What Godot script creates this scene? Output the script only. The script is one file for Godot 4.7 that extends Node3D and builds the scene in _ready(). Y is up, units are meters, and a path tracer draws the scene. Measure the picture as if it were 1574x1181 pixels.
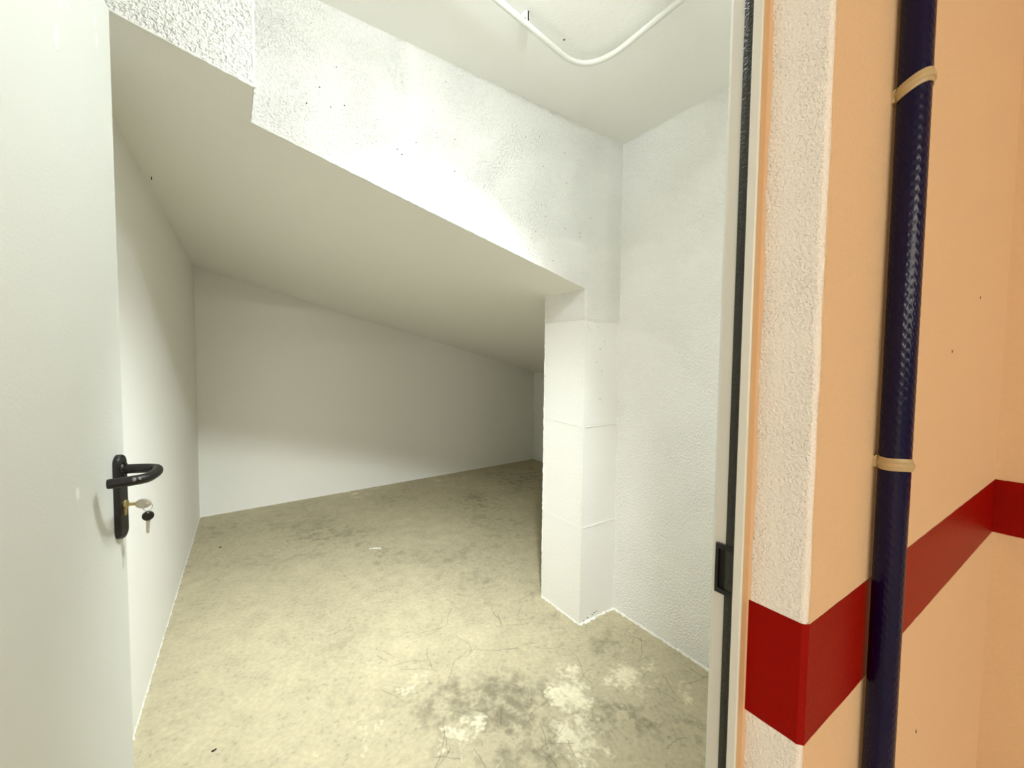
extends Node3D
# A small white storage room under a ramp, seen through its steel door. X runs along the door wall, y up, D (depth, = -z) into the room.

var rng := RandomNumberGenerator.new()
var mats := {}
const CEIL := 2.4193

func _ready():
	rng.seed = 7
	# ---------- camera
	var cam := Camera3D.new()
	cam.name = "camera"
	var r := Vector3(0.8298, 0.0109, 0.558)
	var u := Vector3(0.0173, 0.9988, -0.0453)
	var f := Vector3(0.5578, -0.0473, -0.8286)
	cam.transform = Transform3D(Basis(r, u, -f).orthonormalized(), Vector3(0, 1.30, 0))
	cam.fov = 85.214
	cam.near = 0.01
	cam.far = 60.0
	add_child(cam)
	cam.current = true
	# ---------- environment, exposure
	var we := WorldEnvironment.new()
	we.name = "world_environment"
	var env := Environment.new()
	env.background_mode = Environment.BG_COLOR
	env.background_color = Color(0.02, 0.02, 0.02)
	env.tonemap_mode = Environment.TONE_MAPPER_LINEAR
	env.tonemap_exposure = 1.85
	env.sdfgi_enabled = true
	env.ssao_enabled = true
	env.ssil_enabled = true
	we.environment = env
	add_child(we)
	# ---------- unseen lamps, all out of view (fittings and their lights)
	unseen_ceiling_lamp(Vector3(0.52, CEIL, -0.63))
	for g in [[-5.0, -4.5, 1.15, "farthest left"], [-2.8, -5.5, 0.5, "second from the left"], [-0.78, -3.2, 0.16, "closest to the door"], [-1.2, -9.0, 0.6, "deepest at the left"], [-0.2, -9.5, 0.4, "deepest at the right"]]:
		unseen_garage_lamp(V(g[0], 2.42, g[1]), GARAGE * g[2], "unseen bare garage tube lighting the doorway, %s of the five" % g[3])
	# ---------- setting, then things
	materials()
	room_shell()
	partition()
	corridor()
	door_frame()
	door_leaf()
	conduit()
	hose()
	floor_bits()


# ================================================================ helpers
func V(x: float, y: float, d: float) -> Vector3:
	return Vector3(x, y, -d)

func soff(x: float) -> float:
	return 2.0059 - 0.237 * x

func pface(x: float) -> float:          # depth of the partition's face
	return 1.4958 + 0.0247 * (x - 1.674)

func lwall(d: float) -> float:          # the left wall's x at a depth
	return -0.2355 - 0.02765 * (4.27 - d)

func bwall(x: float) -> float:          # the back wall's depth at x
	return 4.27 + (x + 0.2355) * 0.0791

func mb() -> SurfaceTool:
	var s := SurfaceTool.new()
	s.begin(Mesh.PRIMITIVE_TRIANGLES)
	s.set_smooth_group(-1)
	return s

func tri(s: SurfaceTool, a: Vector3, b: Vector3, c: Vector3, out: Vector3):
	# clockwise as seen from outside
	if (b - a).cross(c - a).dot(out) > 0.0:
		var t := b; b = c; c = t
	s.add_vertex(a); s.add_vertex(b); s.add_vertex(c)

func quad(s: SurfaceTool, a: Vector3, b: Vector3, c: Vector3, d: Vector3, out: Vector3):
	tri(s, a, b, c, out)
	tri(s, a, c, d, out)

# a flat loop pushed along off, closed
func prism(s: SurfaceTool, loop: Array, off: Vector3):
	var n := Vector3.ZERO
	for i in loop.size():
		n += (loop[i] as Vector3).cross(loop[(i + 1) % loop.size()])
	n = n.normalized()
	if n.dot(off) < 0.0:
		loop = loop.duplicate(); loop.reverse(); n = -n
	var ax: Vector3 = (loop[1] - loop[0]).normalized()
	var ay := n.cross(ax)
	var flat := PackedVector2Array()
	for p in loop:
		flat.append(Vector2((p - loop[0]).dot(ax), (p - loop[0]).dot(ay)))
	var ids := Geometry2D.triangulate_polygon(flat)
	for k in range(0, ids.size(), 3):
		var a: Vector3 = loop[ids[k]]; var b: Vector3 = loop[ids[k + 1]]; var c: Vector3 = loop[ids[k + 2]]
		tri(s, a, b, c, -n)
		tri(s, a + off, b + off, c + off, n)
	for i in loop.size():
		var a: Vector3 = loop[i]; var b: Vector3 = loop[(i + 1) % loop.size()]
		quad(s, a, b, b + off, a + off, (b - a).cross(n))

func box(s: SurfaceTool, x0: float, x1: float, y0: float, y1: float, d0: float, d1: float):
	prism(s, [V(x0, y0, d0), V(x1, y0, d0), V(x1, y0, d1), V(x0, y0, d1)], Vector3(0, y1 - y0, 0))

# the two-dimensional rounded outline in local axes
func round_loop(o: Vector3, ax: Vector3, ay: Vector3, w: float, h: float, rad: float, n := 6) -> Array:
	var out := []
	for q in 4:
		var cx := (w / 2 - rad) * (1 if q == 0 or q == 3 else -1)
		var cy := (h / 2 - rad) * (1 if q < 2 else -1)
		for k in n + 1:
			var a := PI / 2 * (q + float(k) / n)
			out.append(o + ax * (cx + rad * cos(a)) + ay * (cy + rad * sin(a)))
	return out

# a plate with a rounded outline and a chamfered front edge
func plate(s: SurfaceTool, o: Vector3, ax: Vector3, ay: Vector3, n: Vector3, w: float, h: float, rad: float, thick: float, ch: float):
	var rings := [round_loop(o, ax, ay, w, h, rad), round_loop(o + n * (thick - ch), ax, ay, w, h, rad), round_loop(o + n * (thick - ch * 0.3), ax, ay, w - ch * 0.7, h - ch * 0.7, rad - ch * 0.35), round_loop(o + n * thick, ax, ay, w - 2 * ch, h - 2 * ch, maxf(rad - ch, 0.0005))]
	var m: int = rings[0].size()
	for k in 3:
		for i in m:
			var a: Vector3 = rings[k][i]; var b: Vector3 = rings[k][(i + 1) % m]
			var c: Vector3 = rings[k + 1][(i + 1) % m]; var d: Vector3 = rings[k + 1][i]
			quad(s, a, b, c, d, (a + b) / 2 - o + n * 0.0001 * k)
	for i in m:
		tri(s, o + n * thick, rings[3][i], rings[3][(i + 1) % m], n)
		tri(s, o, rings[0][i], rings[0][(i + 1) % m], -n)

# a tube through points, radius per point or one
func tube(s: SurfaceTool, pts: Array, rad, seg := 16, caps := true):
	var rings := []
	var up := Vector3.UP
	for i in pts.size():
		var t: Vector3 = (pts[mini(i + 1, pts.size() - 1)] - pts[maxi(i - 1, 0)]).normalized()
		var side := t.cross(up)
		if side.length() < 0.2:
			side = t.cross(Vector3(0.3, 0.0, 1.0))
		side = side.normalized()
		if i > 0:                                    # keep the frame from twisting
			var prev: Vector3 = (rings[i - 1][0] - pts[i - 1]).normalized()
			side = (prev - t * prev.dot(t)).normalized()
		var v := t.cross(side).normalized()
		var ring := []
		var rr: float = rad[i] if rad is Array else rad
		for k in seg:
			var a := TAU * k / seg
			ring.append(pts[i] + (side * cos(a) + v * sin(a)) * rr)
		rings.append(ring)
	s.set_smooth_group(1)
	for i in pts.size() - 1:
		for k in seg:
			var a: Vector3 = rings[i][k]; var b: Vector3 = rings[i][(k + 1) % seg]
			var c: Vector3 = rings[i + 1][(k + 1) % seg]; var d: Vector3 = rings[i + 1][k]
			quad(s, a, b, c, d, (a + c) / 2 - (pts[i] + pts[i + 1]) / 2)
	s.set_smooth_group(-1)
	if caps:
		for k in seg:
			tri(s, pts[0], rings[0][k], rings[0][(k + 1) % seg], pts[0] - pts[1])
			tri(s, pts[-1], rings[-1][k], rings[-1][(k + 1) % seg], pts[-1] - pts[-2])

# a smooth path through points with the corners rounded
func smooth(pts: Array, n := 8) -> Array:
	var c := Curve3D.new()
	for i in pts.size():
		var a: Vector3 = pts[maxi(i - 1, 0)]; var b: Vector3 = pts[mini(i + 1, pts.size() - 1)]
		var t := (b - a) / 6.0
		c.add_point(pts[i], -t, t)
	var out := []
	for i in pts.size() - 1:
		for k in n:
			out.append(c.sample(i, float(k) / n))
	out.append(pts[-1])
	return out

func obj(called: String, s: SurfaceTool, m: Material, parent: Node = self) -> MeshInstance3D:
	s.generate_normals()
	return put(called, s.commit(), m, parent)

func put(called: String, mesh: Mesh, m: Material, parent: Node = self) -> MeshInstance3D:
	var o := MeshInstance3D.new()
	o.name = numbered(called, parent)
	o.mesh = mesh
	if m:
		o.material_override = m
	parent.add_child(o, true)
	return o

func tag(o: Node, label: String, category: String, kind := "", group := ""):
	o.set_meta("label", label)
	o.set_meta("category", category)
	if kind: o.set_meta("kind", kind)
	if group: o.set_meta("group", group)

# chair, chair_001, chair_002 ... among the children of one node
func numbered(called: String, parent: Node) -> String:
	var out := called
	var k := 0
	while parent.has_node(out):
		k += 1
		out = "%s_%03d" % [called, k]
	return out

func base(called: String, at := Vector3.ZERO) -> Node3D:
	var o := Node3D.new()
	o.name = numbered(called, self)
	o.position = at
	add_child(o, true)
	return o

# an uneven bead of thick paint or plaster along an edge
func bead(s: SurfaceTool, a: Vector3, b: Vector3, rad: float, jit: float, step := 0.012, seg := 6):
	var n := maxi(2, int(a.distance_to(b) / step))
	var pts := []; var rr := []
	for i in n + 1:
		pts.append(a.lerp(b, float(i) / n) + Vector3(rng.randf_range(-1, 1), rng.randf_range(-1, 1), rng.randf_range(-1, 1)) * jit)
		rr.append(rad * rng.randf_range(0.55, 1.3))
	tube(s, pts, rr, seg)

# ================================================================ materials
func noise_img(size: int, freq: float, oct: int, sd: int, ridged := false, gain := 0.5, seamless := true) -> Image:
	var n := FastNoiseLite.new()
	n.seed = sd
	n.noise_type = FastNoiseLite.TYPE_SIMPLEX_SMOOTH
	n.frequency = freq
	n.fractal_type = FastNoiseLite.FRACTAL_RIDGED if ridged else FastNoiseLite.FRACTAL_FBM
	n.fractal_octaves = oct
	n.fractal_gain = gain
	return n.get_seamless_image(size, size) if seamless else n.get_image(size, size)

func mat(c: Color, rough := 0.8, metal := 0.0) -> StandardMaterial3D:
	var m := StandardMaterial3D.new()
	m.albedo_color = c
	m.roughness = rough
	m.metallic = metal
	return m

func relief(m: StandardMaterial3D, tex: Texture2D, scale_cm: float, tiles := 1.0) -> StandardMaterial3D:
	m.heightmap_enabled = true
	m.heightmap_texture = tex
	m.heightmap_scale = scale_cm
	m.uv1_triplanar = true
	m.uv1_world_triplanar = true
	m.uv1_triplanar_sharpness = 4.0
	m.uv1_scale = Vector3.ONE * tiles
	return m

func stipple(size: int, f1: float, f2: float, sd: int, patchy: float) -> ImageTexture:
	var a := noise_img(size, f1, 2, sd).get_data()
	var b := noise_img(size, f2, 2, sd + 1).get_data()
	var c := noise_img(size, 4.0 / size, 2, sd + 2).get_data()
	var out := PackedByteArray()
	out.resize(size * size)
	for i in size * size:
		var k: float = clampf((c[i] / 255.0 - 0.38) * 3.2, 0.0, 1.0)
		k = 1.0 - patchy + patchy * k
		var h: float = (a[i] - 128) * 0.62 + (b[i] - 128) * 0.5
		if h < -22.0: h = -22.0 + (h + 22.0) * 1.7      # pits
		out[i] = clampi(int(128.0 + h * k), 0, 255)
	var im := Image.create_from_data(size, size, false, Image.FORMAT_L8, out)
	im.generate_mipmaps()
	return ImageTexture.create_from_image(im)

func materials():
	var white := Color(0.972, 0.973, 0.950)
	var st := stipple(1024, 0.085, 0.2, 11, 0.3)
	var st2 := stipple(1024, 0.075, 0.17, 21, 0.2)
	var fine := stipple(512, 0.09, 0.2, 31, 0.3)
	mats.rough = relief(mat(white, 0.8), st, 0.75)
	mats.rougher = relief(mat(white, 0.75), st2, 1.0)
	mats.right = relief(mat(white, 0.7), st, 0.6, 0.83)
	mats.smooth = relief(mat(Color(0.982, 0.980, 0.955), 0.75), fine, 0.05, 1.6)
	mats.pier = relief(mat(Color(0.97, 0.97, 0.95), 0.6), fine, 0.10, 1.3)
	mats.bead = mat(Color(0.96, 0.96, 0.93), 0.6)
	mats.ceil = relief(mat(Color(0.98, 0.982, 0.955), 0.75), fine, 0.05, 1.2)
	mats.reveal = relief(mat(Color(0.95, 0.93, 0.90), 0.75), st2, 0.20, 2.6)
	mats.orange = relief(mat(Color(0.89, 0.765, 0.61), 0.65), fine, 0.08, 3.0)
	mats.cream = relief(mat(Color(0.92, 0.89, 0.83), 0.8), fine, 0.08, 2.0)
	mats.stripe = relief(mat(Color(0.56, 0.03, 0.0), 0.4), fine, 0.05, 4.0)
	mats.stripe.metallic_specular = 0.22
	mats.door = relief(mat(Color(0.885, 0.895, 0.865), 0.5), fine, 0.03, 2.5)
	mats.frame = mat(Color(0.86, 0.86, 0.83), 0.4)
	mats.frame_tan = mat(Color(0.80, 0.66, 0.49), 0.6)  # tan coat on the frame's front flange
	mats.peach = mat(Color(0.93, 0.81, 0.68), 0.7)
	mats.gasket = relief(mat(Color(0.17, 0.17, 0.14), 0.55), fine, 0.1, 4.0)
	mats.black = mat(Color(0.07, 0.07, 0.065), 0.38)
	mats.hollow_black = mat(Color(0.015, 0.015, 0.014), 0.7)
	mats.scuff = mat(Color(0.50, 0.49, 0.46), 0.6)
	mats.steel = mat(Color(0.76, 0.75, 0.70), 0.42, 0.7)
	mats.brass = mat(Color(0.80, 0.74, 0.52), 0.35, 0.8)
	mats.conduit = mat(Color(0.88, 0.885, 0.85), 0.4)
	mats.tie = mat(Color(0.72, 0.64, 0.48), 0.35)
	mats.dark = mat(Color(0.12, 0.11, 0.09), 0.8)
	mats.paper = mat(Color(0.96, 0.96, 0.93), 0.7)
	var hm := mat(Color(0.03, 0.017, 0.19), 0.22)
	hm.metallic_specular = 0.35
	mats.hose = hm
	mats.lever = relief(mat(Color(0.055, 0.055, 0.05), 0.4), fine, 0.06, 6.0)
	mats.floor = floor_material()

func floor_material() -> StandardMaterial3D:
	# computed concrete: tan and grey clouds, pale worn flakes, dark stains and scratches, laid over x -0.7..3.6, D 0.1..4.7
	var size := 1792
	var x0 := -0.7; var d0 := 0.1; var span := 4.6
	var low := 96
	var wmap := Image.create(low, low, false, Image.FORMAT_RGB8)
	var darks := [[0.83, 1.29, 0.16, 0.8], [0.90, 1.12, 0.17, 0.9], [0.63, 1.46, 0.13, 0.7], [1.29, 0.93, 0.12, 0.5], [1.73, 1.02, 0.2, 0.45], [1.45, 1.26, 0.2, 0.45], [0.77, 2.86, 0.22, 0.55], [0.53, 3.3, 0.3, 0.5], [1.95, 3.3, 0.35, 0.45], [1.58, 2.46, 0.3, 0.4], [1.47, 3.82, 0.4, 0.5], [-0.1, 3.8, 0.35, 0.6], [2.8, 3.95, 0.6, 0.6], [1.13, 1.0, 0.14, 0.7], [1.30, 0.83, 0.1, 0.5], [1.25, 2.1, 0.3, 0.3]]
	var pales := [[1.07, 1.15, 0.10, 1.0], [0.97, 1.10, 0.08, 0.7], [0.98, 0.97, 0.10, 0.9], [0.71, 1.27, 0.08, 0.8], [0.63, 1.26, 0.08, 0.6], [0.59, 1.54, 0.10, 0.6], [1.34, 1.13, 0.14, 0.8], [1.49, 0.95, 0.15, 0.5], [0.35, 1.42, 0.10, 0.7], [0.78, 1.64, 0.14, 0.45], [1.33, 3.80, 0.14, 0.5], [1.08, 4.25, 0.25, 0.6], [1.98, 4.15, 0.4, 0.5], [1.16, 1.28, 0.1, 0.7]]
	for j in low:
		for i in low:
			var x := x0 + span * (i + 0.5) / low
			var d := d0 + span * (j + 0.5) / low
			var a := 0.0; var b := 0.0
			for q in darks:
				a += q[3] * exp(-((x - q[0]) * (x - q[0]) + (d - q[1]) * (d - q[1])) / (q[2] * q[2]))
			for q in pales:
				b += q[3] * exp(-((x - q[0]) * (x - q[0]) + (d - q[1]) * (d - q[1])) / (q[2] * q[2]))
			wmap.set_pixel(i, j, Color(minf(a, 1.0), minf(b, 1.0), 0.0))
	wmap.resize(size, size, Image.INTERPOLATE_CUBIC)
	var w := wmap.get_data()
	var big := noise_img(size, 0.0030, 4, 41, false, 0.55, false).get_data()
	var mid := noise_img(size, 0.016, 5, 42, false, 0.6, false).get_data()
	var fin := noise_img(size, 0.10, 3, 43, false, 0.6, false).get_data()
	var mot := noise_img(size, 0.035, 5, 45, false, 0.65, false).get_data()
	var vein := noise_img(size, 0.012, 3, 44, true, 0.6, false).get_data()
	var out := PackedByteArray()
	out.resize(size * size * 3)
	for i in size * size:
		var b := big[i] / 255.0
		var m := mid[i] / 255.0
		var fi := fin[i] / 255.0
		var dk: float = w[i * 3] / 255.0
		var pl: float = w[i * 3 + 1] / 255.0
		var mo := mot[i] / 255.0
		var stain := clampf(dk * 0.85 * (0.25 + 1.9 * (m - 0.32) + 1.2 * (mo - 0.5)) + (0.42 - b) * 0.9 + (m - 0.60) * 0.8 + (mo - 0.55) * 0.5, 0.0, 1.0)
		var flake := clampf((pl * 0.55 + m * 0.65 + mo * 0.42 + fi * 0.20 - 1.00) * 4.5, 0.0, 1.0) * 0.9
		var v := clampf((vein[i] / 255.0 - 0.82) * 4.0, 0.0, 1.0) * (0.03 + 0.16 * dk)
		var g := 1.0 + (fi - 0.5) * 0.12 + (m - 0.5) * 0.14 - v * 0.5
		var cr := lerpf(191.0, 134.0, stain); var cg := lerpf(181.0, 127.0, stain); var cb := lerpf(150.0, 103.0, stain)
		cr = lerpf(cr, 226.0, flake); cg = lerpf(cg, 218.0, flake); cb = lerpf(cb, 188.0, flake)
		if fi < 0.24 and m < 0.45: g *= 0.90
		out[i * 3] = clampi(int(cr * g), 0, 255)
		out[i * 3 + 1] = clampi(int(cg * g), 0, 255)
		out[i * 3 + 2] = clampi(int(cb * g), 0, 255)
	# short scratches and hairlines
	var im := Image.create_from_data(size, size, false, Image.FORMAT_RGB8, out)
	for k in 130:
		var near := k < 90
		var p := Vector2(rng.randf_range(0.4, 1.7), rng.randf_range(0.75, 1.9)) if near else Vector2(rng.randf_range(0.0, 2.8), rng.randf_range(1.8, 4.3))
		var a := rng.randf_range(0, TAU)
		var n := rng.randi_range(15, 70)
		var dark := rng.randf() < 0.75
		for q in n:
			a += rng.randf_range(-0.12, 0.12)
			p += Vector2(cos(a), sin(a)) * 0.0026
			var px := int((p.x - x0) / span * size); var py := int((p.y - d0) / span * size)
			if px > 0 and py > 0 and px < size - 1 and py < size - 1:
				var c := im.get_pixel(px, py)
				im.set_pixel(px, py, c.darkened(0.22) if dark else c.lightened(0.25))
	im.generate_mipmaps()
	var t := StandardMaterial3D.new()
	t.albedo_texture = ImageTexture.create_from_image(im)
	t.roughness = 0.62
	t.heightmap_enabled = true
	var hi := Image.create_from_data(size, size, false, Image.FORMAT_L8, fin)
	t.heightmap_texture = ImageTexture.create_from_image(hi)
	t.heightmap_scale = 0.08
	return t

# ================================================================ the room
func structure(o: Node, label: String, category: String):
	tag(o, label, category, "structure")

func room_shell():
	# floor: one slab with the concrete laid out on its top
	var s := mb()
	var x0 := -0.7; var d0 := 0.1; var span := 4.6
	var n := 24
	for j in n:
		for i in n:
			for k in [[0, 0], [1, 1], [1, 0], [0, 0], [0, 1], [1, 1]]:
				var a := float(i + k[0]) / n; var b := float(j + k[1]) / n
				s.set_uv(Vector2(a, b))
				s.set_normal(Vector3.UP)
				s.add_vertex(V(x0 + a * span, 0, d0 + b * span))
	var fl := base("floor")
	var top := put("concrete_surface", s.commit(), mats.floor, fl)
	s = mb()
	box(s, x0, x0 + span, -0.12, -0.001, d0, d0 + span)
	obj("floor_slab", s, mats.cream, fl)
	structure(fl, "worn tan concrete floor with pale flakes and grey stains", "floor")

	# left wall, set back where the open door swings
	s = mb()
	prism(s, [V(lwall(1.25), 0, 1.25), V(lwall(4.27), 0, 4.27), V(lwall(4.27), 0, 4.45), V(-0.6, 0, 4.45), V(-0.6, 0, 0.2), V(-0.43, 0, 0.2), V(-0.43, 0, 1.25)], Vector3(0, CEIL, 0))
	structure(obj("wall_left", s, mats.smooth), "smooth white left wall of the recess, running back behind the door", "wall")
	# back wall of the recess
	s = mb()
	prism(s, [V(-0.4, 0, bwall(-0.4)), V(3.7, 0, bwall(3.7)), V(3.7, 0, 4.75), V(-0.4, 0, 4.75)], Vector3(0, 2.3, 0))
	structure(obj("wall_back", s, mats.smooth), "long white back wall under the sloping soffit", "wall")
	# the recess's far end
	s = mb()
	box(s, 3.4316, 3.62, 0, 1.6, 1.6, 4.75)
	structure(obj("wall_end", s, mats.smooth), "narrow sliver of white end wall beyond the pier", "wall")
	s = mb()
	box(s, 1.70, 3.62, 0, 1.9, 1.62, 1.79)
	structure(obj("wall_recess_front", s, mats.smooth), "white wall closing the recess behind the pier", "wall")
	# sloping soffit (underside of the ramp)
	s = mb()
	prism(s, [V(-0.6, soff(-0.6), 1.2735), V(0.059, soff(0.059), 1.2735), V(0.059, soff(0.059), pface(0.059) + 0.003), V(3.7, soff(3.7), pface(3.7) + 0.003), V(3.7, soff(3.7), 4.75), V(-0.6, soff(-0.6), 4.75)], Vector3(0, 0.22, 0))
	structure(obj("ceiling_sloped", s, mats.smooth), "smooth sloping white soffit falling to the right over the recess", "ceiling")
	# flat ceiling
	s = mb()
	box(s, -0.6, 3.7, CEIL, CEIL + 0.18, 0.1747, 4.75)
	var ce := obj("ceiling", s, mats.ceil)
	structure(ce, "flat white ceiling above the door side of the room", "ceiling")
	for p in [[0.972, 1.146, 0.0035], [1.58, 1.156, 0.003]]:
		s = mb()
		tube(s, [V(p[0], CEIL - 0.0008, p[1]), V(p[0], CEIL + 0.01, p[1])], p[2], 8)
		obj("drill_hole" if p[0] < 1.0 else "paint_fleck", s, mats.dark if p[0] < 1.0 else mats.bead, ce)
	# right wall: an uneven rough face over a block
	s = mb()
	box(s, 1.676, 1.86, 0, CEIL, 0.20, 1.62)
	var wr := obj("wall_right", s, mats.right)
	structure(wr, "rough stippled white wall on the right, next to the door frame", "wall")
	s = mb()
	face_grid(s, func(a, b): return V(1.674, lerpf(0.0, CEIL, b), lerpf(0.2, 1.51, a)), 66, 110, Vector3(-1, 0, 0), 0.0009, 5)
	obj("plaster", s, mats.right, wr)
	s = mb()
	ragged(s, V(1.672, 0.0, 0.5), V(1.672, 0.0, 1.49), Vector3(-1, 0, 0), 0.007)
	obj("paint_edge", s, mats.bead, wr)
	# ragged paint along the other wall feet
	s = mb()
	ragged(s, V(lwall(1.3), 0, 1.3), V(lwall(4.27), 0, 4.27), Vector3(1, 0, 0), 0.006)
	obj("paint_edge", s, mats.bead, get_node("wall_left"))
	s = mb()
	ragged(s, V(-0.2355, 0, bwall(-0.2355)), V(3.43, 0, bwall(3.43)), Vector3(0, 0, 1), 0.006)
	obj("paint_edge", s, mats.bead, get_node("wall_back"))
	# beads where flat ceiling meets the walls
	s = mb()
	bead(s, V(1.673, CEIL, 0.4), V(1.673, CEIL, 1.49), 0.0022, 0.0006)
	obj("corner_bead", s, mats.bead, wr)
	# a nail left in the soffit, near the left wall
	s = mb()
	tube(s, [V(-0.262, soff(-0.262) - 0.012, 2.33), V(-0.262, soff(-0.262) + 0.004, 2.33)], [0.0022, 0.0016], 8)
	tag(obj("nail", s, mats.dark), "tiny dark nail stub in the soffit by the left wall", "nail")

# a gently uneven plaster face; fn(a, b) gives the flat point
func face_grid(s: SurfaceTool, fn: Callable, nu: int, nv: int, n: Vector3, amp: float, sd: int):
	var fnl := FastNoiseLite.new()
	fnl.seed = sd
	fnl.frequency = 5.0
	fnl.fractal_octaves = 3
	var g := []
	for j in nv + 1:
		var row := []
		for i in nu + 1:
			var p: Vector3 = fn.call(float(i) / nu, float(j) / nv)
			var e := minf(minf(i, nu - i), minf(j, nv - j))
			row.append(p + n * (fnl.get_noise_3dv(p) * amp * (0.0 if e == 0 else 1.0)))
		g.append(row)
	s.set_smooth_group(1)
	for j in nv:
		for i in nu:
			quad(s, g[j][i], g[j][i + 1], g[j + 1][i + 1], g[j + 1][i], n)

# the ragged skirt of paint a brush leaves on the floor along a wall
func ragged(s: SurfaceTool, a: Vector3, b: Vector3, out: Vector3, wide: float):
	var n := int(a.distance_to(b) / 0.009)
	var prev := []
	for i in n + 1:
		var p := a.lerp(b, float(i) / n)
		var w := wide * rng.randf_range(0.15, 1.0) * (1.6 if rng.randf() < 0.08 else 1.0)
		var h := rng.randf_range(0.002, 0.008)
		var cur := [p + Vector3(0, h + 0.004, 0) - out * 0.003, p + out * w * 0.35 + Vector3(0, h, 0), p + out * w + Vector3(0, -0.001, 0)]
		if i > 0:
			for k in 2:
				quad(s, prev[k], cur[k], cur[k + 1], prev[k + 1], out + Vector3.UP)
		prev = cur

func partition():
	# ---- stepped-forward beam at the left, the roughest plaster
	var s := mb()
	var xe := 0.0613
	prism(s, [V(-0.45, soff(-0.45) + 0.001, 1.272), V(xe, soff(xe) + 0.001, 1.272), V(xe, CEIL, 1.272), V(-0.45, CEIL, 1.272)], V(0, 0, 0.19))
	var be := obj("beam", s, mats.rougher)
	structure(be, "heavily stippled white beam face above the open door, stepped forward", "beam")
	s = mb()
	face_grid(s, func(a, b): var x := lerpf(-0.45, xe, a); return V(x, lerpf(soff(x), CEIL, b), 1.2696), 60, 60, Vector3(0, 0, 1), 0.0022, 8)
	obj("plaster", s, mats.rougher, be)
	s = mb()
	bead(s, V(xe - 0.001, soff(xe), 1.2716), V(xe - 0.001, CEIL, 1.2716), 0.0042, 0.0012)
	bead(s, V(-0.42, soff(-0.42) + 0.001, 1.2716), V(xe, soff(xe) + 0.001, 1.2716), 0.0032, 0.0008)
	obj("arris", s, mats.bead, be)
	# ---- the partition: header above the soffit line, pier of block courses at its right end
	var xp := 1.4236; var xr := 1.674
	var wp := base("wall_partition")
	structure(wp, "white plastered partition with sloping lower edge and a block pier at right", "wall")
	s = mb()
	prism(s, [V(xe - 0.02, soff(xe - 0.02) + 0.001, pface(xe) + 0.002), V(xp, soff(xp) + 0.001, pface(xp) + 0.002), V(1.70, soff(xp) + 0.001, pface(1.70) + 0.002), V(1.70, CEIL, pface(1.70) + 0.002), V(xe - 0.02, CEIL, pface(xe) + 0.002)], V(0, 0, 0.20))
	obj("header", s, mats.rough, wp)
	s = mb()
	face_grid(s, func(a, b): var x := lerpf(xe - 0.02, xp, a); return V(x, lerpf(soff(x), CEIL, b), pface(x)), 150, 70, Vector3(0, 0, 1), 0.0011, 9)
	face_grid(s, func(a, b): var x := lerpf(xp, xr, a); return V(x, lerpf(1.5245, CEIL, b), pface(x)), 30, 90, Vector3(0, 0, 1), 0.0011, 9)
	obj("plaster", s, mats.rough, wp)
	s = mb()
	bead(s, V(xe, soff(xe) + 0.001, pface(xe) + 0.002), V(xp, soff(xp) + 0.001, pface(xp) + 0.002), 0.0032, 0.0007)
	bead(s, V(xe, CEIL, pface(xe) + 0.001), V(xr, CEIL, pface(xr) + 0.001), 0.002, 0.0006)
	bead(s, V(xr, 0.02, pface(xr)), V(xr, CEIL, pface(xr)), 0.0026, 0.0008)
	obj("arris", s, mats.bead, wp)
	# block courses of the pier; thin ridges of paint show the joints
	var ys := [0.0, 0.496, 1.0, 1.5235, soff(xp)]
	for k in 4:
		s = mb()
		var j := [0.0, 0.0006, 0.0, 0.0005][k] as float
		prism(s, pier_loop(xp + j, 1.69, ys[k], j), Vector3(0, ys[k + 1] - ys[k] - (0.0 if k == 3 else 0.0008), 0))
		obj("block", s, mats.pier if k < 3 else mats.rough, wp)
	s = mb()
	for k in [1, 2, 3]:
		var tilt := [0, 0.010, -0.003, 0.016][k] as float
		bead(s, V(xp + 0.02, ys[k] - 0.006, pface(xp)), V(xr, ys[k] - 0.006 + tilt * 0.0, pface(xr)), 0.0022, 0.0007, 0.01)
		if k != 1:
			bead(s, V(xp, ys[k] - 0.004, pface(xp) + 0.004), V(xp, ys[k] + 0.004, pface(xp) + (0.22 if k == 2 else 0.1)), 0.0018, 0.0005, 0.01)
	obj("joint_ridge", s, mats.bead, wp)
	s = mb()
	bead(s, V(xp + 0.0015, 0.01, pface(xp) + 0.0015), V(xp + 0.0015, 1.665, pface(xp) + 0.0015), 0.0036, 0.0011, 0.010)
	bead(s, V(xp + 0.0015, 0.01, 1.7975), V(xp + 0.0015, 1.665, 1.7975), 0.0034, 0.0012, 0.010)
	obj("arris", s, mats.bead, wp)
	# crumbled plaster at the pier's foot
	s = mb()
	ragged(s, V(xp, 0, pface(xp)), V(xp, 0, 1.7988), Vector3(-1, 0, 0), 0.007)
	ragged(s, V(xp, 0, pface(xp)), V(xr, 0, pface(xr)), Vector3(0, 0, 1), 0.014)
	obj("paint_edge", s, mats.bead, wp)
	s = mb()
	for k in 5:
		var x := xp + 0.035 + 0.024 * k + rng.randf_range(-0.01, 0.01)
		lump(s, V(x, 0.010 + 0.005 * k + rng.randf_range(-0.003, 0.003), pface(x) - 0.0004), Vector3(rng.randf_range(0.003, 0.008), rng.randf_range(0.0015, 0.003), 0.0015))
	obj("crumb_hole", s, mats.dark, wp).set_meta("kind", "stuff")
	# pin holes in the smooth upper block, a patch of scars
	s = mb()
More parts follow.
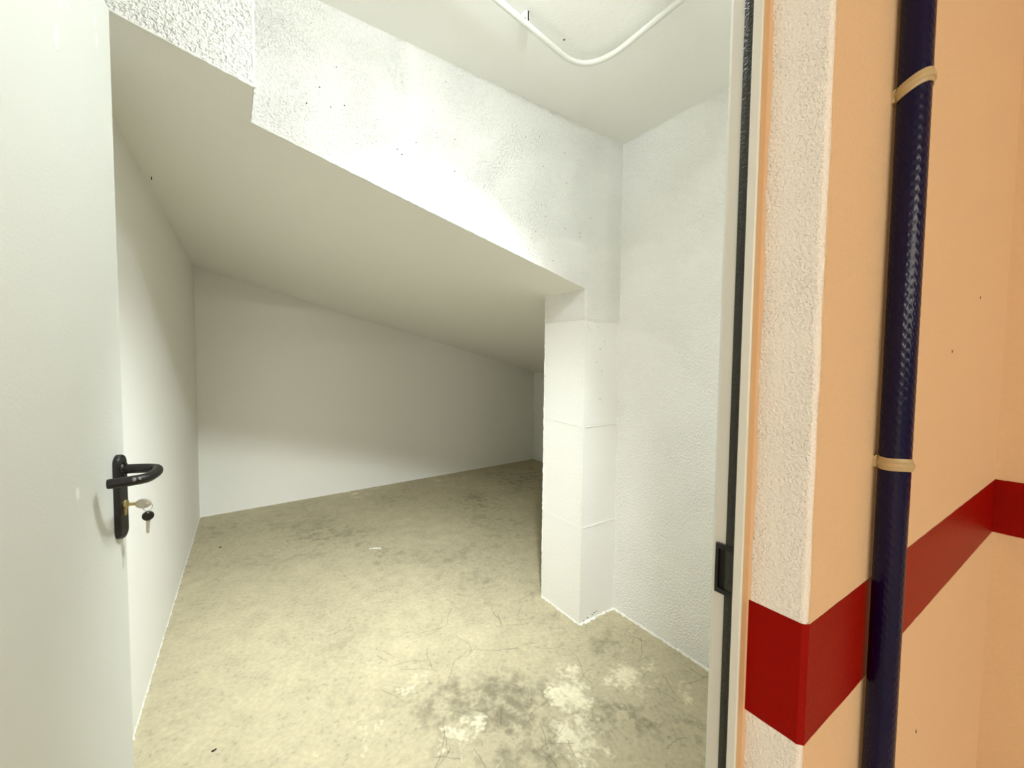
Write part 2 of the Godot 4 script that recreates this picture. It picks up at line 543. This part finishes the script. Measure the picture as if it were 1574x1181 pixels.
	for p in [[925, 0.0025, 1.535, 1.44], [0, 0.0020, 1.515, 1.55], [0, 0.0022, 1.565, 1.48], [0, 0.0022, 1.51, 1.375], [0, 0.0023, 1.548, 1.33], [0, 0.0025, 1.54, 1.19]]:
		lump(s, V(p[2], p[3] - 0.06, pface(p[2]) - 0.0002), Vector3(p[1], p[1], 0.0008))
	for k in 26:
		var x := rng.randf_range(0.15, 1.45)
		lump(s, V(x, rng.randf_range(soff(x) + 0.05, CEIL - 0.05), pface(x) - 0.0004), Vector3(rng.randf_range(0.0015, 0.003), rng.randf_range(0.0015, 0.0022), 0.0012))
	obj("pin_hole", s, mats.dark, wp).set_meta("kind", "stuff")
	s = mb()
	for p in [[1.43, 1.535, 1.50, 1.512], [1.50, 1.512, 1.53, 1.508], [1.55, 1.52, 1.665, 1.565], [1.44, 1.50, 1.48, 1.455], [1.52, 1.47, 1.57, 1.50]]:
		bead(s, V(p[0], p[1], pface(p[0])), V(p[2], p[3], pface(p[2])), 0.0022, 0.0009, 0.008)
	obj("scar", s, mats.bead, wp)

func lump(s: SurfaceTool, o: Vector3, rad: Vector3):
	var m := SphereMesh.new()
	m.radius = 1.0; m.height = 2.0; m.radial_segments = 8; m.rings = 4
	s.append_from(m, 0, Transform3D(Basis.from_scale(rad), o))

func pier_loop(x0: float, x1: float, y: float, j: float) -> Array:
	return [V(x0, y, pface(x0) + 0.0005 + j), V(x1, y, pface(x1) + 0.0005 + j), V(x1, y, 1.7988), V(x0, y, 1.7988)]

# ================================================================ the corridor outside
const XJ := 0.4835
const DO := 0.1747
const SB := 0.9073
const STP := 1.0361

func corridor():
	# the wall the door stands in: orange towards the corridor, white plaster in the reveal and inside
	var wf := base("wall_front")
	structure(wf, "orange wall with white plastered reveal beside the door frame", "wall")
	var s := mb()
	# right of the opening, with a rounded arris
	var loop := []
	loop.append(V(0.499, 0, 0.276)); loop.append(V(0.499, 0, 0.2337)); loop.append(V(XJ, 0, 0.2337))
	for k in 5:
		var a := PI / 2 * k / 4.0
		loop.append(V(XJ + 0.005 - 0.005 * cos(a), 0, DO + 0.0055 - 0.005 * sin(a)))
	loop.append(V(1.90, 0, DO + 0.0005)); loop.append(V(1.90, 0, 0.276))
	prism(s, loop, Vector3(0, CEIL, 0))
	obj("plaster_body", s, mats.reveal, wf)
	s = mb()
	box(s, -7.0, -0.347, 0, CEIL, DO, 0.276)
	obj("plaster_body", s, mats.reveal, wf)
	s = mb()
	box(s, -0.335, XJ, 2.03, CEIL, DO, 0.276)
	obj("lintel", s, mats.reveal, wf)
	# the orange coat, a little rough where it stops short of the arris
	s = mb()
	orange_sheet(s)
	obj("orange_coat", s, mats.orange, wf)
	s = mb()
	box(s, -7.0, -0.36, 0, 2.5, DO - 0.001, DO)
	obj("orange_coat", s, mats.orange, wf)
	s = mb()
	box(s, -0.36, XJ + 0.006, 2.09, 2.5, DO - 0.001, DO)
	obj("orange_coat", s, mats.orange, wf)
	# red painted stripe: reveal, front
	s = mb()
	stripe(s, V(XJ - 0.0006, 0, 0.2315), V(XJ - 0.0006, 0, DO + 0.004), Vector3(-1, 0, 0), 51)
	stripe(s, V(XJ - 0.0006, 0, DO + 0.004), V(XJ + 0.004, 0, DO - 0.0014), Vector3(-1, 0, 1).normalized(), 52)
	stripe(s, V(XJ + 0.004, 0, DO - 0.0014), V(1.5243, 0, DO - 0.0014), Vector3(0, 0, 1), 53)
	var rs := obj("red_stripe", s, mats.stripe, wf)
	rs.set_meta("label", "dark red painted stripe at waist height")
	# side wall of the corridor, at right
	s = mb()
	box(s, 1.5243, 1.70, 0, 2.5, -2.0, DO - 0.001)
	var ws := obj("wall_side", s, mats.orange)
	structure(ws, "orange corridor side wall at the right edge, meeting the door wall", "wall")
	s = mb()
	stripe(s, V(1.5237, 0, DO - 0.0014), V(1.5237, 0, -2.0), Vector3(-1, 0, 0), 54)
	obj("red_stripe", s, mats.stripe, ws)
	# the unseen garage hall behind the camera, cream to keep bounced light pale
	s = mb()
	box(s, -7.2, 6.2, -0.12, -0.0005, -13.2, 0.1)
	structure(obj("floor_garage", s, mats.cream), "unseen pale concrete garage floor outside the door", "floor")
	s = mb()
	box(s, -7.2, 6.2, 2.5, 2.65, -13.2, DO)
	structure(obj("ceiling_garage", s, mats.cream), "unseen pale garage ceiling outside the door", "ceiling")
	s = mb()
	box(s, -7.2, -7.0, 0, 2.5, -13.2, DO)
	structure(obj("wall_garage_left", s, mats.cream), "unseen cream garage wall far to the left of the door", "wall")
	s = mb()
	box(s, 6.0, 6.2, 0, 2.5, -13.2, -1.8)
	structure(obj("wall_garage_right", s, mats.cream), "unseen cream garage wall far to the right of the door", "wall")
	s = mb()
	box(s, 1.7, 6.0, 0, 2.5, -2.0, -1.8)
	structure(obj("wall_garage_return", s, mats.cream), "unseen cream garage wall behind the orange side wall", "wall")
	s = mb()
	box(s, -7.0, 6.0, 0, 2.5, -13.2, -13.0)
	structure(obj("wall_garage_back", s, mats.cream), "unseen cream garage wall facing the door", "wall")
	# small marks on the orange wall
	s = mb()
	for p in [[1.22, 1.44, 0.0022], [0.93, 0.70, 0.0022], [1.02, 1.33, 0.0018]]:
		lump(s, V(p[0], p[1], DO - 0.0012), Vector3(p[2], p[2] * 1.5, 0.0006))
	obj("paint_nick", s, mats.dark, wf).set_meta("kind", "stuff")

func orange_sheet(s: SurfaceTool):
	var n := 160
	var pf := V(XJ + 0.004, 0, DO - 0.001)
	for k in n:
		var y0 := 2.5 * k / n; var y1 := 2.5 * (k + 1) / n
		var e0 := XJ + 0.0060 + 0.0013 * sin(k * 0.7) * sin(k * 0.23 + 1.0)
		var e1 := XJ + 0.0060 + 0.0013 * sin((k + 1) * 0.7) * sin((k + 1) * 0.23 + 1.0)
		quad(s, V(e0, y0, DO - 0.001), V(1.526, y0, DO - 0.001), V(1.526, y1, DO - 0.001), V(e1, y1, DO - 0.001), Vector3(0, 0, 1))
		quad(s, V(e0, y0, DO - 0.001), V(e1, y1, DO - 0.001), V(e1, y1, DO + 0.002), V(e0, y0, DO + 0.002), Vector3(-1, 0, 0))

func stripe(s: SurfaceTool, a: Vector3, b: Vector3, n: Vector3, sd: int):
	var fnl := FastNoiseLite.new()
	fnl.seed = 5
	fnl.frequency = 18.0
	var m := maxi(1, int(a.distance_to(b) / 0.006))
	var h := Vector3(0, 1, 0)
	for k in m:
		var p := a.lerp(b, float(k) / m); var q := a.lerp(b, float(k + 1) / m)
		var t0 := STP + 0.0008 * fnl.get_noise_3dv(p); var t1 := STP + 0.0008 * fnl.get_noise_3dv(q)
		var b0 := SB + 0.0010 * fnl.get_noise_3dv(p + h * 3); var b1 := SB + 0.0010 * fnl.get_noise_3dv(q + h * 3)
		quad(s, p + h * b0, q + h * b1, q + h * t1, p + h * t0, n)
		quad(s, p + h * t0, q + h * t1, q + h * t1 - n * 0.001, p + h * t0 - n * 0.001, h)
		quad(s, p + h * b0, q + h * b1, q + h * b1 - n * 0.001, p + h * b0 - n * 0.001, -h)

# ================================================================ frame and door
func jamb_loop(mir: bool) -> Array:
	# plan of the folded steel section at the right jamb
	var pts := [[0.4836, 0.2338], [0.4712, 0.2338], [0.470, 0.2350], [0.470, 0.2432], [0.4708, 0.2440], [0.4872, 0.2440], [0.4872, 0.2755], [0.4885, 0.2790], [0.4985, 0.2790], [0.4985, 0.2338]]
	var out := []
	for p in pts:
		out.append(V((0.152 - p[0]) if mir else p[0], 0, p[1]))
	return out

func door_frame():
	var t := base("trim_1")
	structure(t, "pale grey steel door frame with dark seal strip", "door frame")
	var s := mb()
	prism(s, jamb_loop(false), Vector3(0, 2.03, 0))
	obj("jamb", s, mats.frame, t)
	s = mb()
	prism(s, jamb_loop(true), Vector3(0, 2.03, 0))
	obj("jamb", s, mats.frame, t)
	s = mb()
	box(s, -0.335, 0.484, 1.99, 2.03, 0.2338, 0.279)
	obj("head", s, mats.frame, t)
	# dark seal strip in the rebate: a flat with a raised lip
	s = mb()
	prism(s, [V(0.4874, 0, 0.2448), V(0.4846, 0, 0.2452), V(0.4842, 0, 0.2560), V(0.4850, 0, 0.2612), V(0.4874, 0, 0.2622)], Vector3(0, 2.0, 0))
	obj("seal_strip", s, mats.gasket, t).set_meta("label", "black rubber seal strip")
	# orange paint brushed over the frame's front flange and the edge of the plaster
	s = mb()
	quad(s, V(0.4836, 0, 0.2334), V(0.4722, 0, 0.2334), V(0.4722, 2.03, 0.2334), V(0.4836, 2.03, 0.2334), Vector3(0, 0, 1))
	quad(s, V(0.4722, 0, 0.2334), V(0.4722, 0, 0.2342), V(0.4722, 2.03, 0.2342), V(0.4722, 2.03, 0.2334), Vector3(-1, 0, 0))
	obj("overpaint", s, mats.frame_tan, t)
	s = mb()
	for k in 200:
		var y0q := 2.03 * k / 200.0; var y1q := 2.03 * (k + 1) / 200.0
		var w0 := 0.2290 + 0.0010 * sin(k * 0.31) + 0.0005 * sin(k * 1.3); var w1 := 0.2290 + 0.0010 * sin((k + 1) * 0.31) + 0.0005 * sin((k + 1) * 1.3)
		quad(s, V(XJ - 0.0003, y0q, 0.2334), V(XJ - 0.0003, y1q, 0.2334), V(XJ - 0.0003, y1q, w1), V(XJ - 0.0003, y0q, w0), Vector3(-1, 0, 0))
	obj("paint_line", s, mats.peach, t)
	# black plastic strike pocket
	var sp := Node3D.new()
	sp.name = "strike_box"
	sp.set_meta("label", "black plastic strike pocket")
	t.add_child(sp)
	s = mb()
	var y0 := 1.0275; var y1 := 1.0875
	var xf := 0.4832
	box(s, xf, 0.4880, y1 - 0.006, y1, 0.2475, 0.2725)
	box(s, xf, 0.4880, y0, y0 + 0.006, 0.2475, 0.2725)
	box(s, xf, 0.4880, y0 + 0.006, y1 - 0.006, 0.2690, 0.2725)
	box(s, xf, 0.4880, y0 + 0.006, y1 - 0.006, 0.2475, 0.2505)
	obj("rim", s, mats.black, sp)
	s = mb()
	box(s, 0.4868, 0.4876, y0 + 0.004, y1 - 0.004, 0.2490, 0.2710)
	obj("pocket", s, mats.hollow_black, sp)  # flat plate, the hollow's shade put into its near-black colour

var HG := V(-0.36, 0, 0.275)
var DE := Vector3(0.1991, 0, -0.98)
var DN := Vector3(0.98, 0, 0.1991)

func D(e: float, y: float, n: float) -> Vector3:
	return HG + DE * e + DN * n + Vector3(0, y, 0)

func door_leaf():
	var W := 0.8835
	var H := 1.9815
	var t := base("door_1")
	structure(t, "pale grey painted steel door standing open at the left", "door")
	var s := mb()
	var lp := []
	for p in [[0.0, 0.0], [W - 0.0015, 0.0], [W, -0.0015], [W, -0.036], [W - 0.002, -0.038], [0.0, -0.038]]:
		lp.append(D(p[0], 0.008, p[1]))
	prism(s, lp, Vector3(0, H - 0.008, 0))
	obj("leaf", s, mats.door, t)
	# runs of thick white paint near the top
	for p in [[0.7085, 1.806, 0.0055, 0.021], [0.8322, 1.887, 0.0035, 0.013], [0.830, 1.92, 0.003, 0.016], [0.7216, 1.8676, 0.004, 0.008], [0.7432, 1.8799, 0.004, 0.007], [0.7175, 1.0743, 0.006, 0.012]]:
		s = mb()
		var m := SphereMesh.new()
		m.radius = 1.0; m.height = 2.0; m.radial_segments = 12; m.rings = 6
		s.append_from(m, 0, Transform3D(Basis(DE * p[2], Vector3(0, p[3], 0), DN * 0.0006), D(p[0], p[1], 0.0)))
		s.deindex()
		obj("paint_run", s, mats.bead, t)
	# handle: long rounded plate, bowed lever, profile cylinder
	var h := Node3D.new()
	h.name = "door_handle"
	h.set_meta("label", "scuffed black lever handle on a long rounded plate")
	t.add_child(h)
	s = mb()
	plate(s, D(0.853, 1.029, 0.0), DE, Vector3.UP, DN, 0.036, 0.168, 0.0178, 0.0105, 0.004)
	obj("back_plate", s, mats.lever, h)
	s = mb()
	tube(s, [D(0.853, 1.083, 0.010), D(0.853, 1.083, 0.0135), D(0.853, 1.083, 0.0135)], [0.0145, 0.0135, 0.0001], 20)
	obj("rose", s, mats.lever, h)
	s = mb()
	var path := smooth([D(0.855, 1.083, 0.008), D(0.855, 1.083, 0.028), D(0.854, 1.082, 0.050), D(0.848, 1.081, 0.064), D(0.830, 1.080, 0.071), D(0.805, 1.079, 0.0725), D(0.786, 1.078, 0.069), D(0.774, 1.078, 0.058), D(0.769, 1.077, 0.040), D(0.766, 1.076, 0.020)], 7)
	var rr := []
	for i in path.size():
		var q := float(i) / (path.size() - 1)
		rr.append(0.0092 if q < 0.97 else 0.0088)
	tube(s, path, rr, 18)
	obj("lever", s, mats.lever, h)
	# worn pale patches on the lever
	s = mb()
	for q in [0.36, 0.40, 0.44, 0.68, 0.71, 0.76, 0.80]:
		var i := int(q * (path.size() - 1))
		var a: Vector3 = path[i]
		var side := DN * 0.6 - DE * 0.55 + Vector3(0, 0.45, 0) if q < 0.5 else -DE * 0.9 + DN * 0.2 + Vector3(0, 0.35, 0)
		lump_at(s, a + side.normalized() * 0.0045, 0.0056)
	obj("worn_patch", s, mats.scuff, h)
	s = mb()
	plate(s, D(0.853, 1.006, 0.0104), DE, Vector3.UP, DN, 0.010, 0.031, 0.0048, 0.0025, 0.0006)
	tube(s, [D(0.853, 1.012, 0.011), D(0.853, 1.012, 0.0145)], 0.0085, 16)
	obj("lock_cylinder", s, mats.brass, h)
	# ---- the key in the lock
	var kx := 0.853; var ky := 1.012
	var k := base("door_key", Vector3.ZERO)
	tag(k, "pale steel key sitting in the lock below the black handle", "key")
	s = mb()
	prism(s, [D(kx - 0.0011, ky - 0.003, 0.013), D(kx - 0.0011, ky + 0.003, 0.013), D(kx - 0.0011, ky + 0.003, 0.028), D(kx - 0.0011, ky - 0.003, 0.028)], DE * 0.0022)
	obj("shank", s, mats.brass, k)
	s = mb()
	bow(s, D(kx, ky - 0.001, 0.0395), DN, Vector3.UP, DE, 0.0135, 0.0098, 0.0024, DN * 0.0075, 0.0022)
	obj("bow", s, mats.steel, k)
	# ---- ring and second key
	s = mb()
	var ring := []
	var rc := D(kx, ky - 0.0085, 0.0465)
	var ra := (DN * 0.75 + DE * 0.66).normalized()
	for i in 41:
		var a := TAU * i / 40.0
		ring.append(rc + (Vector3.UP * cos(a) + ra * sin(a)) * 0.0078)
	tube(s, ring, 0.0008, 8, false)
	tag(obj("key_ring", s, mats.steel), "thin wire ring hanging from the key in the lock", "key ring")
	var k2 := base("hanging_key")
	tag(k2, "small key with black plastic head hanging from the wire ring", "key")
	var hc := rc + Vector3(0, -0.0185, 0)
	var hn := (DN * -0.5 + DE * 0.86).normalized()
	var ha := Vector3.UP.cross(hn).normalized()
	s = mb()
	bow(s, hc, ha, Vector3.UP, hn, 0.0098, 0.0098, 0.0060, Vector3(0, 0.0068, 0), 0.0017)
	obj("head", s, mats.black, k2)
	s = mb()
	var bl := []
	for p in [[-0.0035, -0.008], [0.0034, -0.008], [0.0034, -0.033], [0.0015, -0.0365], [-0.0008, -0.0345], [-0.0018, -0.031], [-0.0008, -0.028], [-0.0026, -0.025], [-0.0012, -0.022], [-0.0030, -0.019], [-0.0016, -0.016], [-0.0034, -0.013]]:
		bl.append(hc + ha * p[0] + Vector3(0, p[1], 0) - hn * 0.0009)
	prism(s, bl, hn * 0.0018)
	obj("blade", s, mats.steel, k2)

func lump_at(s: SurfaceTool, o: Vector3, rad: float):
	var m := SphereMesh.new()
	m.radius = rad; m.height = rad * 2; m.radial_segments = 10; m.rings = 5
	s.append_from(m, 0, Transform3D(Basis.IDENTITY, o))

# a flat oval with a hole
func bow(s: SurfaceTool, o: Vector3, ax: Vector3, ay: Vector3, n: Vector3, rx: float, ry: float, thick: float, hole: Vector3, hr: float):
	var m := 28
	for i in m:
		var a := TAU * i / m; var b := TAU * (i + 1) / m
		var p0 := o + ax * rx * cos(a) + ay * ry * sin(a); var p1 := o + ax * rx * cos(b) + ay * ry * sin(b)
		var h0 := o + hole + (ax * cos(a) + ay * sin(a)) * hr; var h1 := o + hole + (ax * cos(b) + ay * sin(b)) * hr
		var e := 0.82
		var q0 := o + (p0 - o) * e; var q1 := o + (p1 - o) * e
		for sg in [-1.0, 1.0]:
			var z: Vector3 = n * thick * 0.5 * sg
			quad(s, h0 + z, h1 + z, q1 + z, q0 + z, n * sg)
			quad(s, q0 + z, q1 + z, p1 + z * 0.4, p0 + z * 0.4, n * sg)
		quad(s, p0 - n * thick * 0.2, p1 - n * thick * 0.2, p1 + n * thick * 0.2, p0 + n * thick * 0.2, p0 - o)
		quad(s, h0 - n * thick * 0.5, h1 - n * thick * 0.5, h1 + n * thick * 0.5, h0 + n * thick * 0.5, o + hole - h0)

# ================================================================ services
func unseen_ceiling_lamp(at: Vector3):  # out of view, placed to cast the room's main shadows
	var t := base("unseen_ceiling_lamp")
	tag(t, "unseen round white ceiling lamp near the door, with an added spot head", "lamp")
	var s := mb()
	tube(s, [at + Vector3(0, 0.004, 0), at - Vector3(0, 0.03, 0), at - Vector3(0, 0.034, 0)], [0.10, 0.10, 0.094], 40)
	obj("base_ring", s, mat(Color(0.9, 0.9, 0.88), 0.4), t)
	var g := mat(Color(0.95, 0.95, 0.93), 0.3)
	g.emission_enabled = true
	g.emission = LAMP_COLOR
	g.emission_energy_multiplier = 2.0
	s = mb()
	var pts := []; var rr := []
	for k in 13:
		var a := PI / 2 * k / 12.0
		pts.append(at - Vector3(0, 0.032 + 0.085 * sin(a), 0))
		rr.append(maxf(0.092 * cos(a), 0.0005))
	tube(s, pts, rr, 40)
	obj("globe", s, g, t)
	var l := OmniLight3D.new()
	l.name = "lamp_light"
	l.position = at - Vector3(0, 0.095, 0)
	l.light_color = LAMP_COLOR
	l.light_energy = LAMP_SIDE
	l.light_size = 0.02
	l.omni_range = 14.0
	l.omni_attenuation = 2.0
	l.shadow_enabled = true
	t.add_child(l)
	var dn := AreaLight3D.new()
	dn.name = "lamp_down_light"
	dn.position = at - Vector3(0, 0.122, 0)
	dn.rotation.x = -PI / 2
	dn.area_size = Vector2(0.14, 0.14)
	dn.light_color = LAMP_COLOR
	dn.light_energy = LAMP_DOWN
	dn.area_range = 14.0
	dn.shadow_enabled = true
	t.add_child(dn)
	# added spot head, a fill light aimed under the soffit to brighten the recess
	var ha := at + Vector3(0.13, -0.135, -0.04)
	var aim := Vector3(BEAM_X, -1.0, -BEAM_D).normalized()
	s = mb()
	tube(s, [at + Vector3(0.13, 0.004, -0.04), ha + Vector3(0, 0.02, 0)], 0.012, 12)
	tube(s, [ha - aim * 0.035, ha - aim * 0.03, ha + aim * 0.045], [0.03, 0.042, 0.045], 24)
	obj("added_spot_head", s, mat(Color(0.9, 0.9, 0.88), 0.4), t)
	var lens := mat(Color(0.95, 0.95, 0.93), 0.3)
	lens.emission_enabled = true
	lens.emission = LAMP_COLOR
	lens.emission_energy_multiplier = 4.0
	s = mb()
	tube(s, [ha + aim * 0.044, ha + aim * 0.047], 0.040, 24)
	obj("added_spot_lens", s, lens, t)
	var a2 := SpotLight3D.new()
	a2.name = "added_spot_light"
	a2.position = ha + aim * 0.052
	t.add_child(a2)
	a2.look_at_from_position(a2.position, a2.position + aim, Vector3.RIGHT)
	a2.spot_angle = BEAM_ANGLE
	a2.spot_angle_attenuation = 1.0
	a2.light_size = 0.05
	a2.light_color = LAMP_COLOR
	a2.light_energy = FILL_BEAM
	a2.spot_range = 14.0
	a2.shadow_enabled = true

const BEAM_X := -0.08
const BEAM_D := 0.74
const BEAM_ANGLE := 41.0
const LAMP_COLOR := Color(0.945, 0.972, 0.985)
const LAMP_SIDE := 0.175
const LAMP_DOWN := 0.28
const FILL_BEAM := 5.0  # strength of the added spot that fills the recess
const GARAGE := 5.1
const GARAGE_COLOR := Color(1.0, 0.97, 0.92)

# an unseen bare tube on its batten, turned to light the doorway and recess
func unseen_garage_lamp(at: Vector3, energy: float, label: String):
	var t := base("unseen_garage_lamp")
	tag(t, label, "lamp", "", "unseen tubes on the garage ceiling")
	var s := mb()
	prism(s, [at + Vector3(-0.62, 0.02, -0.03), at + Vector3(0.62, 0.02, -0.03), at + Vector3(0.62, 0.02, 0.03), at + Vector3(-0.62, 0.02, 0.03)], Vector3(0, 0.06, 0))
	obj("batten", s, mat(Color(0.9, 0.9, 0.88), 0.4), t)
	var g := mat(Color(0.95, 0.95, 0.93), 0.3)
	g.emission_enabled = true
	g.emission = GARAGE_COLOR
	g.emission_energy_multiplier = 6.0
	s = mb()
	tube(s, [at + Vector3(-0.60, 0, 0), at + Vector3(0.60, 0, 0)], 0.014, 12)
	obj("tube", s, g, t)
	var a2 := AreaLight3D.new()
	a2.name = "tube_light"
	a2.position = at + Vector3(0, -0.012, -0.018)
	a2.rotation = Vector3(-0.35, 0, 0)
	a2.area_size = Vector2(1.18, 0.028)
	a2.light_color = GARAGE_COLOR
	a2.light_energy = energy
	a2.area_range = 30.0
	a2.shadow_enabled = true
	t.add_child(a2)

func conduit():
	var y := CEIL - 0.031
	var t := base("conduit")
	tag(t, "white plastic conduit bent in an L under the ceiling", "conduit")
	var pts := [V(0.10, y, 1.010), V(0.684, y, 1.112)]
	var a := V(0.98, y, 1.168); var b := V(1.132, y, 1.03)
	var c := V(1.118, y, 1.196)
	for k in 15:
		var q := k / 14.0
		pts.append(a * (1 - q) * (1 - q) + c * 2 * q * (1 - q) + b * q * q)
	pts.append(V(1.130, y, 0.80)); pts.append(V(1.128, y, 0.30))
	var s := mb()
	tube(s, pts, 0.0095, 18)
	obj("pipe", s, mats.conduit, t)
	# saddle clip with its screw block
	s = mb()
	var cc := V(0.800, y, 1.1335)
	var dir := V(0.985, 0, 0.172)
	var side := Vector3.UP.cross(dir).normalized()
	var arc := []
	for k in 13:
		var an := PI * k / 12.0
		arc.append(cc + side * 0.0108 * cos(an) - Vector3.UP * 0.0108 * sin(an))
	arc.push_front(cc + side * 0.0108 + Vector3(0, 0.016, 0))
	arc.append(cc - side * 0.0108 + Vector3(0, 0.016, 0))
	for i in arc.size() - 1:
		var p: Vector3 = arc[i]; var q: Vector3 = arc[i + 1]
		var o := (p + q) / 2 - cc
		o -= dir * o.dot(dir)
		quad(s, p - dir * 0.008, q - dir * 0.008, q + dir * 0.008, p + dir * 0.008, o)
		var ins := -o.normalized() * 0.0018
		quad(s, p - dir * 0.008, q - dir * 0.008, q - dir * 0.008 + ins, p - dir * 0.008 + ins, -dir)
		quad(s, p + dir * 0.008, q + dir * 0.008, q + dir * 0.008 + ins, p + dir * 0.008 + ins, dir)
	prism(s, [cc - dir * 0.009 - side * 0.011 + Vector3(0, 0.0105, 0), cc + dir * 0.009 - side * 0.011 + Vector3(0, 0.0105, 0), cc + dir * 0.009 + side * 0.011 + Vector3(0, 0.0105, 0), cc - dir * 0.009 + side * 0.011 + Vector3(0, 0.0105, 0)], Vector3(0, 0.0205, 0))
	obj("saddle_clip", s, mats.conduit, t)
	s = mb()
	tube(s, [cc - side * 0.013 + Vector3(0, 0.003, 0), cc - side * 0.013 + Vector3(0, 0.03, 0)], 0.0022, 8)
	obj("clip_screw", s, mats.dark, t)

func hose_at(y: float) -> Vector3:
	var q := (y - 0.8) / 0.9
	return V(0.6645 - 0.003 * q + 0.001 * sin(y * 5.0), y, 0.1562 + 0.0004 * sin(y * 4.0))

func hose():
	var s := mb()
	var R := 0.0151
	var seg := 96; var n := 700
	var y0 := 0.45; var y1 := 2.10
	s.set_smooth_group(1)
	var rings := []
	for j in n + 1:
		var y := lerpf(y0, y1, float(j) / n)
		var c := hose_at(y)
		var ring := PackedVector3Array()
		for k in seg:
			var a := TAU * k / seg
			# the weave: two families of crossing ridges
			var w1 := sin(a * 12.0 + y * 560.0); var w2 := sin(a * 12.0 - y * 560.0)
			var h := R + 0.00022 * maxf(w1, w2)
			ring.append(c + Vector3(cos(a) * h, 0, sin(a) * h))
		rings.append(ring)
	for j in n:
		for k in seg:
			var k2 := (k + 1) % seg
			# clockwise seen from outside
			var a: Vector3 = rings[j][k]; var b: Vector3 = rings[j + 1][k]; var c: Vector3 = rings[j + 1][k2]; var d: Vector3 = rings[j][k2]
			s.add_vertex(a); s.add_vertex(d); s.add_vertex(c)
			s.add_vertex(a); s.add_vertex(c); s.add_vertex(b)
	tag(obj("blue_hose", s, mats.hose), "dark blue braided hose running up the orange wall", "hose")
	hose_tie(1.6255, 0.0055, "upper gold plastic band, tilted, around the blue hose", 0.0077)
	hose_tie(1.1862, -0.0012, "lower gold plastic band, nearly level, around the blue hose", 0.0074)

func hose_tie(y: float, tilt: float, label: String, wide: float):
	var c := hose_at(y)
	var t := base("hose_band")
	tag(t, label, "band", "", "gold bands fixing the blue hose")
	# axes: to the viewer's right of the hose and towards the viewer
	var view := (Vector3(0, 0, 0) - Vector3(c.x, 0, c.z)).normalized()
	var right := Vector3.UP.cross(view).normalized()
	var R := 0.0163
	for lay in [[0.0, 1.0, "strap"], [0.0012, 0.42, "rib"]]:
		var s := mb()
		var m := 48
		var pr := []
		for k in m + 1:
			var a := TAU * k / m
			var o := (right * cos(a) + view * sin(a))
			var p: Vector3 = c + o * (R + lay[0]) + Vector3(0, tilt * cos(a) + 0.0012 * sin(a * 2.0), 0)
			var w: float = wide * lay[1]
			pr.append([p - Vector3(0, w, 0), p - Vector3(0, w * 0.6, 0) + o * 0.0008, p + Vector3(0, w * 0.6, 0) + o * 0.0008, p + Vector3(0, w, 0), p + Vector3(0, w, 0) - o * 0.0012, p - Vector3(0, w, 0) - o * 0.0012, o])
		for k in m:
			for i in 6:
				var outw: Vector3 = pr[k][6] if i < 3 else (Vector3.UP if i == 3 else (-Vector3.UP if i == 5 else -pr[k][6]))
				quad(s, pr[k][i], pr[k + 1][i], pr[k + 1][(i + 1) % 6], pr[k][(i + 1) % 6], outw)
		obj(lay[2], s, mats.tie, t)
	# the locking ear at the left and the stub into the wall
	var s2 := mb()
	var ear := c - right * (R + 0.002) - Vector3(0, tilt, 0)
	prism(s2, [ear - right * 0.0022 - Vector3(0, wide * 1.1, 0), ear + right * 0.0022 - Vector3(0, wide, 0), ear + right * 0.0022 + Vector3(0, wide, 0), ear - right * 0.0005 + Vector3(0, wide * 0.7, 0), ear - right * 0.0022 + Vector3(0, wide * 1.35, 0)], view * 0.007)
	obj("locking_ear", s2, mats.tie, t)
	s2 = mb()
	var wallp := V(c.x, y, DO + 0.004)
	tube(s2, [c + (wallp - c).normalized() * 0.0150, wallp], 0.004, 10)
	obj("wall_stud", s2, mats.tie, t)

func floor_bits():
	# a scrap of white paper and two specks of dirt
	var s := mb()
	var a := V(0.775, 0.001, 2.914); var b := V(0.845, 0.004, 2.868)
	var w := V(0.010, 0, 0.016)
	var pts := [[a, a + w * 0.8], [a.lerp(b, 0.4) + Vector3(0, 0.003, 0), a.lerp(b, 0.4) + w + Vector3(0, 0.004, 0)], [b, b + w]]
	for i in 2:
		quad(s, pts[i][0], pts[i + 1][0], pts[i + 1][1], pts[i][1], Vector3.UP)
		quad(s, pts[i][0] - Vector3(0, 0.0008, 0), pts[i + 1][0] - Vector3(0, 0.0008, 0), pts[i + 1][1] - Vector3(0, 0.0008, 0), pts[i][1] - Vector3(0, 0.0008, 0), Vector3.DOWN)
	tag(obj("paper_scrap", s, mats.paper), "small white paper scrap on the floor of the recess", "paper")
	var specks := [[-0.085, 3.499, 0.007, "dark speck of dirt on the floor near the back left corner"], [-0.071, 1.654, 0.006, "dark crumb of dirt on the floor near the door's foot"], [1.197, 0.977, 0.0022, "tiny black speck on the floor near the door frame"]]
	for p in specks:
		s = mb()
		lump(s, V(p[0], p[2] * 0.3, p[1]), Vector3(p[2], p[2] * 0.5, p[2] * 0.6))
		lump(s, V(p[0] + p[2], p[2] * 0.25, p[1] + p[2] * 0.4), Vector3(p[2] * 0.6, p[2] * 0.4, p[2] * 0.5))
		tag(put("dirt_speck", s.commit(), mats.dark), p[3], "dirt")
